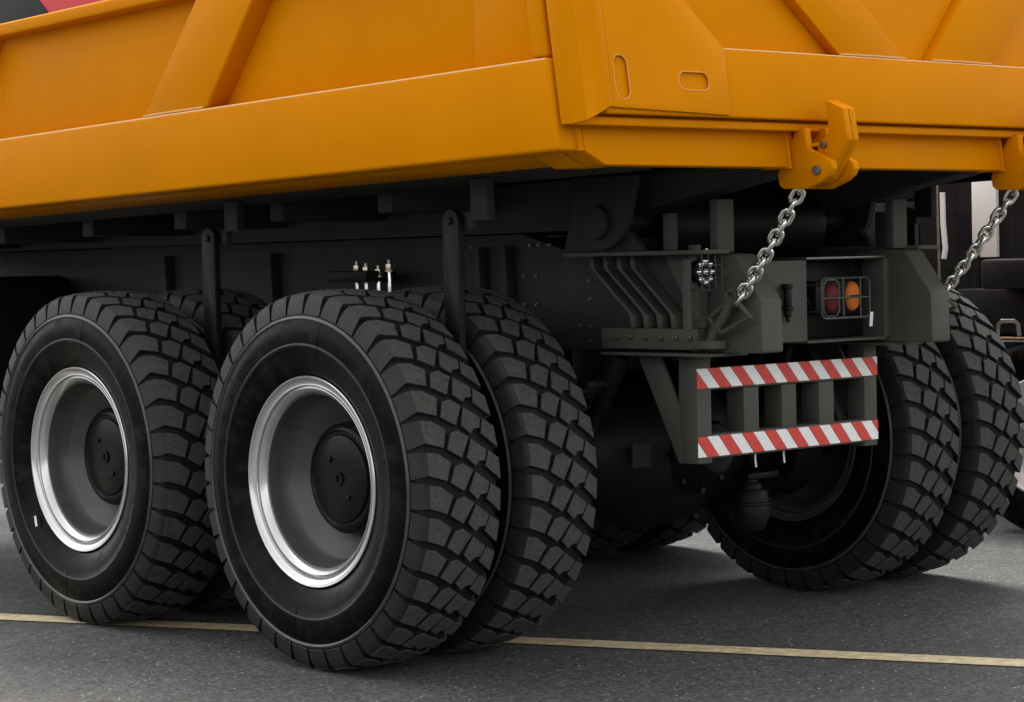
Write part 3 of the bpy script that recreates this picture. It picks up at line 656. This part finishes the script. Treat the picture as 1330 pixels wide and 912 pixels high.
# ------------------------------------------------------------------ bumper
YB = -.806
bmp = box('bumper', 'grey_paint', truck, -.505, -.430, YB+.004, YB+.09, .690, 1.084, bev=.004)
box('post', 'grey_paint', bmp, .430, .505, YB+.004, YB+.09, .690, 1.084, bev=.004)
for x0, x1 in ((-.249, -.167), (-.040, .042), (.172, .258)): box('upright', 'grey_paint', bmp, x0, x1, YB+.012, YB+.10, .79, .955, bev=.003)
tz = ((1.036, .962), (.790, .712))
for z1, z0 in tz:
    box('bar', 'grey_paint', bmp, -.4295, .4295, YB+.006, YB+.095, z0-.006, z1-.004 if z1 > 1 else z1+.004, bev=.004)
g_ = prism('side_gusset', 'grey_paint', bmp, Y3(-.5055, [(-.500, 1.0845), (-.616, 1.0845), (-.713, .89), (-.7135, 1.0845), (-.716, 1.0845), (-.716, .69), (-.71, .69)]), (.012, 0, 0), .002); mirror_x(g_)
bm = bmesh.new(); add_hull(bm, [(-.505, -.500, 1.0845), (-.505, -.515, 1.0845), (-.505, -.722, .690), (-.505, -.705, .690)], [(-.44, -.500, 1.0845), (-.44, -.515, 1.0845), (-.44, -.722, .690), (-.44, -.705, .690)], .002)
mirror_x(finish(bm, 'gusset_flange', 'grey_paint', bmp))
g_ = box('side_plate', 'grey_paint', bmp, -.5055, -.4935, -.715, YB+.0905, .69, 1.0845, bev=.002); mirror_x(g_)
def tape(z1, z0, red0, lean):
    bm = bmesh.new(); y = YB+.0015; x0, x1 = -.506, .506; pitch = .1235; gap = .0012
    def clip(pts):
        for side in (0, 1):
            out = []
            for i in range(len(pts)):
                a, b = pts[i-1], pts[i]; X = x0 if side == 0 else x1
                ia = a[0] >= X if side == 0 else a[0] <= X; ib = b[0] >= X if side == 0 else b[0] <= X
                if ia != ib: t = (X-a[0])/(b[0]-a[0]); out.append((X, a[1]+(b[1]-a[1])*t))
                if ib: out.append(b)
            pts = out
            if len(pts) < 3: return None
        return pts
    x = red0-pitch*1.5-pitch*4
    while x < x1+.2:
        for mi_, (a, b) in enumerate(((x, x+pitch/2), (x+pitch/2, x+pitch))):
            p = clip([(a+gap, z1), (b-gap, z1), (b-gap+lean, z0), (a+gap+lean, z0)])
            if p:
                pp = [p[0]]
                for q_ in p[1:]:
                    if math.hypot(q_[0]-pp[-1][0], q_[1]-pp[-1][1]) > 1e-5: pp.append(q_)
                if math.hypot(pp[0][0]-pp[-1][0], pp[0][1]-pp[-1][1]) < 1e-5: pp.pop()
                if len(pp) >= 3:
                    n0 = len(bm.faces); add_prism(bm, [Vector((u, y, v)) for u, v in pp], (0, .002, 0)); bm.faces.ensure_lookup_table()
                    for f in bm.faces[n0:]: f.material_index = mi_
        x += pitch
    add_box(bm, x0, x1, y+.0021, y+.0035, z0, z1)
    bm.faces.ensure_lookup_table()
    for f in bm.faces[-6:]: f.material_index = 2
    return finish(bm, 'reflective_tape', None, bmp, smooth=0, mats=['tape_white', 'tape_red', 'black_paint'])
tape(1.036, .964, -.4515, .066); tape(.788, .714, -.398, .063)
for px, ln in ((981, .055), (1018, .05)):
    q = ony(px, 588, YB+.03); bm = bmesh.new(); add_tube(bm, [(q.x, q.y, .708), (q.x-.0015, q.y, .69), (q.x+.001, q.y-.002, .708-ln)], .0035, 6); finish(bm, 'cable_tie', 'white_plastic', bmp)

# ------------------------------------------------------------------ lamps
def tail_lamp():
    Y = -.965
    l0, l1 = ony(1064, 362, Y), ony(1127, 411, Y); x0, x1, z0, z1 = l0.x, l1.x, l1.z, l0.z
    lamp = box('tail_lamp', 'black_paint', truck, x0+.02, x1-.01, Y+.035, Y+.11, z0+.012, z1-.01, bev=.012)
    for (cx, cy, m) in ((1080, 387, 'lens_red'), (1107.5, 384.5, 'lens_orange')):
        c = ony(cx, cy, Y+.03); bm = bmesh.new()
        prof = [(-.018, 0.0001), (-.017, .5), (-.012, .85), (0, 1.0), (.008, 1.0)]
        rings = []
        for yy, k in prof: rings.append([bm.verts.new((c.x+.037*k*math.cos(2*math.pi*i/28), Y+.032+yy, c.z+.056*k*math.sin(2*math.pi*i/28))) for i in range(28)])
        for A, B in zip(rings[:-1], rings[1:]):
            for i in range(28): bm.faces.new((A[i], A[(i+1) % 28], B[(i+1) % 28], B[i]))
        bm.faces.new(rings[0]); finish(bm, 'lens', m, lamp, smooth=50)
        bm = bmesh.new(); add_tube(bm, [(c.x-.040+0, Y+.008, c.z+.001), (c.x, Y+.006, c.z+.001), (c.x+.040, Y+.008, c.z+.001)], .003, 6); finish(bm, 'lens_bar', 'black_paint', lamp)
    # wire guard
    bm = bmesh.new(); r_ = .0045
    def rr(xa, xb, za, zb, y, rad=.022):
        pts = []
        for cx, cz, a0 in ((xb-rad, zb-rad, 0), (xa+rad, zb-rad, 90), (xa+rad, za+rad, 180), (xb-rad, za+rad, 270)):
            for k in range(5): a = R(a0+90*k/4); pts.append((cx+rad*math.cos(a), y, cz+rad*math.sin(a)))
        return pts
    add_tube(bm, rr(x0, x1, z0, z1, Y-.01), r_, 7, closed=True)
    w1 = x0+(x1-x0)*.30; w2 = x0+(x1-x0)*.44; w3 = x0+(x1-x0)*.80
    add_tube(bm, rr(x0+.008, w1+.014, z0+.008, z1-.006, Y-.012, .026), r_*.8, 6, closed=True)
    for xx in (w2, w3): add_tube(bm, [(xx, Y-.012, z0), (xx, Y-.012, z1)], r_*.85, 6)
    add_tube(bm, [(x0, Y-.014, (z0+z1)/2), (x1, Y-.014, (z0+z1)/2)], r_*.7, 6)
    for xx in (x0+.002, x1-.002):
        for zz in (z0+.025, z1-.025): add_tube(bm, [(xx, Y-.01, zz), (xx, Y+.13, zz)], r_*.8, 6)
    finish(bm, 'wire_guard', 'guard_paint', lamp)
    bm = bmesh.new(); q = ony(1128, 405, Y); add_box(bm, q.x-.007, q.x+.010, Y-.016, Y-.013, q.z-.055, q.z, .001)
    for v in bm.verts: v.co.x += (q.z-v.co.z)*-.12
    finish(bm, 'paper_tag', 'white_plastic', lamp)
    bm = bmesh.new(); add_tube(bm, [(x0-.01, Y+.06, z0+.06), (x0-.03, Y+.05, z0+.09), (x0-.028, Y+.02, z0+.05), (x0+.0, Y+.05, z0+.02)], .004, 6); finish(bm, 'lamp_cable', 'black_paint', lamp)
    bm = bmesh.new(); add_tube(bm, [(x1-.03, Y+.08, z1), (x1-.0, Y+.07, z1+.04), (x1+.03, Y+.09, 1.425)], .004, 6); finish(bm, 'lamp_cable', 'black_paint', lamp)
tail_lamp()
def work_lamp():
    Y = -.965; a, b = ony(906, 329, Y), ony(941.5, 376, Y); x0, x1, z0, z1 = a.x, b.x, b.z, a.z; cx, cz = ony(921.5, 353, Y).x, ony(921.5, 353, Y).z
    lamp = None
    bm = bmesh.new(); add_cyl(bm, (cx, Y+.02, cz), (cx, Y+.07, cz), .052, .040, n=28, bev=.004); lamp = finish(bm, 'work_lamp', 'black_paint', truck)
    for k in range(9):
        a_ = 2*math.pi*k/8; px, pz = (cx+.033*math.cos(a_), cz+.038*math.sin(a_)) if k < 8 else (cx, cz)
        bm = bmesh.new()
        rings = []
        for yy, rr_ in ((.014, .0125), (.006, .0105), (.002, .006), (.0, .001)): rings.append([bm.verts.new((px+rr_*math.cos(2*math.pi*i/12), Y+.006+yy, pz+rr_*math.sin(2*math.pi*i/12))) for i in range(12)])
        for A, B in zip(rings[:-1], rings[1:]):
            for i in range(12): bm.faces.new((A[i], A[(i+1) % 12], B[(i+1) % 12], B[i]))
        bm.faces.new(rings[-1]); finish(bm, 'reflector_cup', 'lamp_cup', lamp)
    bm = bmesh.new()
    for i in range(5): xx = x0+(x1-x0)*i/4; add_tube(bm, [(xx, Y-.02, z0), (xx, Y-.02, z1)], .0022, 5)
    for i in range(4): zz = z0+(z1-z0)*i/3; add_tube(bm, [(x0, Y-.02, zz), (x1, Y-.02, zz)], .0022, 5)
    for xx in (x0, x1):
        for zz in (z0, z1): add_tube(bm, [(xx, Y-.02, zz), (xx, Y+.04, zz)], .003, 5)
    finish(bm, 'wire_guard', 'guard_paint', lamp)
    box('bracket', 'grey_paint', lamp, cx-.012, cx+.012, Y+.05, Y+.09, z0-.10, z1+.03, bev=.002)
    box('bracket', 'grey_paint', lamp, x0-.03, x0-.012, Y+.02, Y+.05, 1.187, z1-.02, bev=.002)
    bm = bmesh.new(); add_cyl(bm, (cx-.012, Y-.0, z1+.004), (cx-.012, Y-.0, z1+.016), .006, n=8); finish(bm, 'bolt', 'bright_steel', lamp)
work_lamp()

# ------------------------------------------------------------------ rock ejector bars between the dual tyres
XE = -(TC-DS/2)
for s in (-1, 1):
    for ax, (px0, px1, py) in enumerate(((578, 598, 272), (265, 281, 296))):
        a, b = onx(px0, py, XE), onx(px1, py, XE); yc = (a.y+b.y)/2; wd = abs(a.y-b.y)*.5; zt_ = a.z
        prof = [(yc+wd*math.cos(R(t)), zt_-wd+wd*math.sin(R(t))) for t in range(0, 181, 20)]+[(yc-wd, .98), (yc-wd*.5, .93), (yc+wd*.5, .93), (yc+wd, .98)]
        o = prism('rock_ejector', 'black_paint', truck, [Vector((s*(-XE-.014), y, z)) for y, z in prof], (s*.028, 0, 0), .003)
        bm = bmesh.new(); add_cyl(bm, (s*(-XE-.05), yc, zt_-wd), (s*(-XE+.024), yc, zt_-wd), .014, n=10, bev=.002); finish(bm, 'pivot_bolt', 'black_paint', o)
        bm = bmesh.new(); add_box(bm, *sorted((s*(-XE-.055), s*(-XE-.017))), yc-.165, yc-.075, 1.585, 1.752+sh(yc), .003)
        add_box(bm, *sorted((s*(-XE-.050), s*(-XE-.022))), yc-.08, yc+.05, zt_-wd-.03, zt_-wd+.03, .003); finish(bm, 'hanger_plate', 'underside_shade_grey', o)

# ------------------------------------------------------------------ axles, springs
for ax in (0, 1):
    bm = bmesh.new(); cy = ax*AX
    prof = [(-1.30, .001), (-1.30, .11), (-.80, .115), (-.52, .135), (-.40, .17), (-.30, .25), (-.15, .305), (0, .32), (.15, .305), (.30, .25), (.40, .17), (.52, .135), (.80, .115), (1.30, .11), (1.30, .001)]
    add_lathe(bm, prof, 40); axle = finish(bm, 'axle', 'black_paint', truck, smooth=40); axle.location = (0, cy, WZ)
    bm = bmesh.new(); add_cyl(bm, (0, -.25, 0), (0, -.42, .02), .17, .10, n=24, bev=.01)
    for k in range(8): a = 2*math.pi*k/8; add_cyl(bm, (.15*math.cos(a), -.30, .15*math.sin(a)), (.15*math.cos(a), -.34, .15*math.sin(a)), .013, n=6)
    finish(bm, 'differential_cover', 'black_paint', axle)
    for s in (-1, 1):
        bm = bmesh.new(); add_cyl(bm, (s*.82, 0, 0), (s*.66, 0, 0), .255, n=40, bev=.012); finish(bm, 'brake_drum', 'black_paint', axle)
        # brake chamber with push rod
        bm = bmesh.new(); by = -.34; bx = ony(975, 655, by).x; zo = ony(975, 655, by).z-WZ
        for z0, z1, ra, rb_ in ((-.10, -.05, .055, .075), (-.05, .00, .078, .078), (.0, .012, .086, .086), (.012, .06, .078, .066), (.06, .085, .05, .045), (.085, .10, .03, .03)): add_cyl(bm, (bx, by, z0), (bx, by, z1), ra, rb_, n=24, bev=.003)
        add_box(bm, bx-.03, bx+.15, by-.02, by+.02, .100, .125, .005)
        add_box(bm, bx-.02, bx+.02, by, -.05, -.03, .0, .004)
        bc = finish(bm, 'brake_chamber', 'black_paint', axle); bc.location.z = zo
        if s < 0 or ax: bpy.data.objects.remove(bc)
        # suspension: trailing arm and spring pack above the axle
        bm = bmesh.new()
        for k in range(7): L_ = .50-.05*k; add_box(bm, s*.70-.06, s*.70+.06, -L_, L_, .155+.024*(6-k), .176+.024*(6-k), .003)
        finish(bm, 'leaf_spring', 'black_paint', axle)
        box('spring_seat', 'black_paint', axle, s*.70-.085, s*.70+.085, -.15, .15, .09, .153, bev=.01)
# clamped U-bolts with brass coloured nuts standing above the spring of the tandem centre
ub = box('spring_clamp', 'black_paint', truck, -.76, -.60, .80, 1.06, 1.37, 1.415, bev=.006)
for (px, py, tall) in ((464, 343, 1), (476, 345, 0), (492, 348, 1), (506, 341, 1)):
    X = -.68; q = onx(px, py, X)
    bm = bmesh.new(); add_cyl(bm, (X, q.y, 1.20), (X, q.y, q.z+.012), .010, n=12, bev=.001); o = finish(bm, 'u_bolt', 'bright_steel', ub)
    bm = bmesh.new(); add_cyl(bm, (X, q.y, q.z-.032), (X, q.y, q.z-.004), .019, n=6, bev=.002); add_cyl(bm, (X, q.y, q.z-.037), (X, q.y, q.z-.032), .022, n=14); finish(bm, 'nut', 'zinc_bolt', o)
for s in (-1, 1):
    box('spring_trunnion', 'black_paint', truck, *sorted((s*.53, s*.86)), .60, .98, .82, 1.20, bev=.03)
# air tanks and fuel tank ahead of the axles
bm = bmesh.new(); add_box(bm, -1.25, -.56, 3.4, 4.9, .62, 1.42, .06, seg=3); ft = finish(bm, 'fuel_tank', 'black_paint', truck)
for y in (3.7, 4.6):
    bm = bmesh.new(); add_box(bm, -1.262, -1.252, y-.03, y+.03, .68, 1.36, .003); finish(bm, 'tank_strap', 'grey_paint', ft)
mirror_x(ft, truck)
# small step plate seen below the frame
q = ony(831, 590, -.3); box('step_plate', 'underside_shade_grey', frame, q.x-.05, q.x+.05, -.315, -.30, q.z-.05, q.z+.045, bev=.003)
bm = bmesh.new(); c0_ = Vector((-.46, -.36, 1.08)); c1_ = Vector((-.50, -.12, .60))
add_cyl(bm, c0_, c0_.lerp(c1_, .45), .042, n=20, bev=.006); add_cyl(bm, c0_.lerp(c1_, .45), c1_, .026, n=16)
for t in (.1, .2, .3): p = c0_.lerp(c1_, t); add_cyl(bm, p, c0_.lerp(c1_, t+.015), .047, n=20, bev=.002)
o = finish(bm, 'shock_absorber', 'black_paint', frame); mirror_x(o)
for x in (-.2, 0.12):
    bm = bmesh.new(); add_tube(bm, [(x, -.7, 1.12), (x+.02, -.6, .98), (x+.1, -.45, .9), (x+.12, -.3, .86)], .012, 8); finish(bm, 'air_hose', 'black_paint', frame)

# ================================================================== background vehicles
def small_wheel(par, x, y, r, wd, s):
    bm = bmesh.new(); h = wd/2
    prof = [(-h+.02, r*.55), (-h, r*.62), (-h-.006, r*.80), (-h+.005, r*.93), (-h+.03, r*.99), (0, r), (h-.03, r*.99), (h-.005, r*.93), (h, r*.62), (h-.02, r*.55), (-h+.02, r*.55)]
    add_lathe(bm, prof, 56); w_ = finish(bm, 'wheel', 'sidewall_rubber', par, smooth=40); w_.location = (x, y, r)
    bm = bmesh.new(); add_lathe(bm, [(-h+.03, r*.54), (-h-.004, r*.60), (-h-.008, r*.58), (-h+.006, r*.55), (-h+.02, r*.50), (-h+.035, r*.47), (-h+.10, r*.42), (-h+.12, r*.3), (-h+.05, r*.26), (-h+.045, 0)], 56); finish(bm, 'rim', 'bright_rim', w_, smooth=40)
    bm = bmesh.new(); add_cyl(bm, (-h+.04, 0, 0), (-h-.01, 0, 0), r*.16, n=20, bev=.008); finish(bm, 'hub', 'steel', w_)
    return w_
# dark tractor parked beside the dump truck
X2 = 3.05
tr = empty('tractor_truck', 'dark tractor truck with white panel and chrome step bar parked behind the dump truck', 'truck', (X2+1.2, 1.0, 0))
def loc(o):
    o.location = (o.location.x-tr.location.x, o.location.y-tr.location.y, o.location.z); return o
def tb(name, m, *a, bev=.004, par=None):
    o = box(name, m, tr, *a, bev=bev); loc(o); return o
wy0 = onx(1352, 570, X2).y
for y in (wy0, wy0+1.3): loc(small_wheel(tr, X2+.14, y, .50, .28, -1)); loc(small_wheel(tr, X2+2.26, y, .50, .28, 1))
def P2(px, py, X=X2): p = onx(px, py, X); return p
yr = P2(1330, 300).y
tb('chassis', 'dark_panel', X2+.55, X2+1.85, -1.6, 8.0, .62, .92, bev=.02)
def xyr(px0, px1, py0, py1, X): a, b = P2(px0, py0, X), P2(px1, py1, X); return b.y, a.y, b.z, a.z
y0, y1, z0, z1 = xyr(1190, 1420, 436, 446, X2+.02); tb('step_bar', 'bright_steel', X2+.0, X2+.06, y0, y1, z0, z1, bev=.008)
tb('step_bar', 'bright_steel', X2+.02, X2+.09, y0, y1, z0-.085, z0-.055, bev=.006)
bm = bmesh.new(); add_tube(bm, [P2(1296, 436, X2+.05), P2(1297, 422, X2+.05), P2(1301, 417, X2+.05), P2(1318, 417, X2+.05), P2(1322, 421, X2+.05), P2(1324, 436, X2+.05)], .011, 8); loc(finish(bm, 'grab_handle', 'steel', tr))
y0, y1, z0, z1 = xyr(1272, 1420, 337, 362, X2+.1); tb('battery_box', 'dark_panel', X2+.1, X2+.7, y0, y1, z0-.05, z1, bev=.02)
tb('locker', 'dark_panel', X2+.30, X2+1.0, y0+.02, y1+.3, 1.0, z0-.052, bev=.01)
# dark cab rear wall made of panels
Xw = X2+.9
ya0, ya1 = P2(1345, 300, Xw).y, P2(1195, 300, Xw).y; nc = 6
for i in range(nc):
    for j in range(9):
        wy = (ya1-ya0)/nc; tb('wall_panel', 'dark_panel', Xw, Xw+.03, ya0+i*wy+.001, ya0+(i+1)*wy-.001, 1.02+j*.155, 1.02+j*.155+.1535, bev=0)
for i in range(9):
    for j in range(4): tb('wall_panel', 'dark_panel', Xw, Xw+.03, ya1+i*.5+.006, ya1+i*.5+.494, 1.02+j*.36, 1.02+j*.36+.348, bev=.004)  # wall carried on forward to block bright sky behind the under-bed gaps
y0, y1, z0, z1 = xyr(1263, 1296, 250, 334, Xw-.02); tb('white_panel', 'white_paint', Xw-.03, Xw-.002, y0, y1, z0, z1+.15, bev=.004)
bm = bmesh.new(); add_tube(bm, [P2(1224, 250, Xw-.1), P2(1225, 290, Xw-.1), P2(1228, 322, Xw-.1), P2(1226, 336, Xw-.1)], .016, 8); loc(finish(bm, 'white_hose', 'white_paint', tr))
bm = bmesh.new(); add_tube(bm, [P2(1217, 240, Xw-.1), P2(1219, 300, Xw-.1), P2(1221, 380, Xw-.1)], .010, 8); loc(finish(bm, 'vertical_pipe', 'steel', tr))
bm = bmesh.new(); add_tube(bm, [P2(1268, 330, Xw-.15), P2(1270, 402, Xw-.15)], .022, 8); loc(finish(bm, 'vertical_post', 'dark_panel', tr))
tb('cab', 'dark_panel', X2+.95, X2+2.4, -1.2, 5.6, .95, 2.95, bev=.05)

# red and black truck standing further ahead, its high body shows above the dump body
X3 = 3.0
rt = empty('box_truck', 'tall truck with red and black body showing above the dump body rail', 'truck', (X3+1.25, 11.0, 0))
def rloc(o): o.location = (o.location.x-rt.location.x, o.location.y-rt.location.y, o.location.z); return o
def U(px, py): return onx(px, py, X3)
a_, b_ = U(62, 15), U(51, 0); sl = (b_.y-a_.y)/(b_.z-a_.z)
rloc(box('cargo_body', 'red_paint', rt, X3, X3+2.5, 6.7, 14.5, 2.9, 4.25, bev=.03))
rloc(box('lower_body', 'dark_panel', rt, X3+.01, X3+2.49, 6.72, 14.48, 1.0, 2.895, bev=.03))  # dark lower half added to keep sky out of the left gaps
zz0, zz1 = 2.93, 4.22
prof = [(a_.y+(zz0-a_.z)*sl, zz0), (a_.y+(zz1-a_.z)*sl, zz1), (14.3, zz1), (14.3, zz0)]
bm = bmesh.new(); add_prism(bm, [Vector((X3-.012, y, z)) for y, z in prof], (.010, 0, 0), .002); rloc(finish(bm, 'black_panel', 'dark_panel', rt))
rloc(box('chassis', 'dark_panel', rt, X3+.6, X3+1.9, 6.6, 17.2, .62, .98, bev=.02))
rloc(box('cab', 'red_paint', rt, X3, X3+2.5, 15.0, 17.2, .9, 3.4, bev=.08))
rloc(box('windscreen', 'dark_glass', rt, X3+.2, X3+2.3, 17.18, 17.23, 2.0, 3.0, bev=.03))
for y in (16.2, 8.0, 9.3):
    for xx in (X3+.16, X3+2.34): rloc(small_wheel(rt, xx, y, .50, .30, -1))
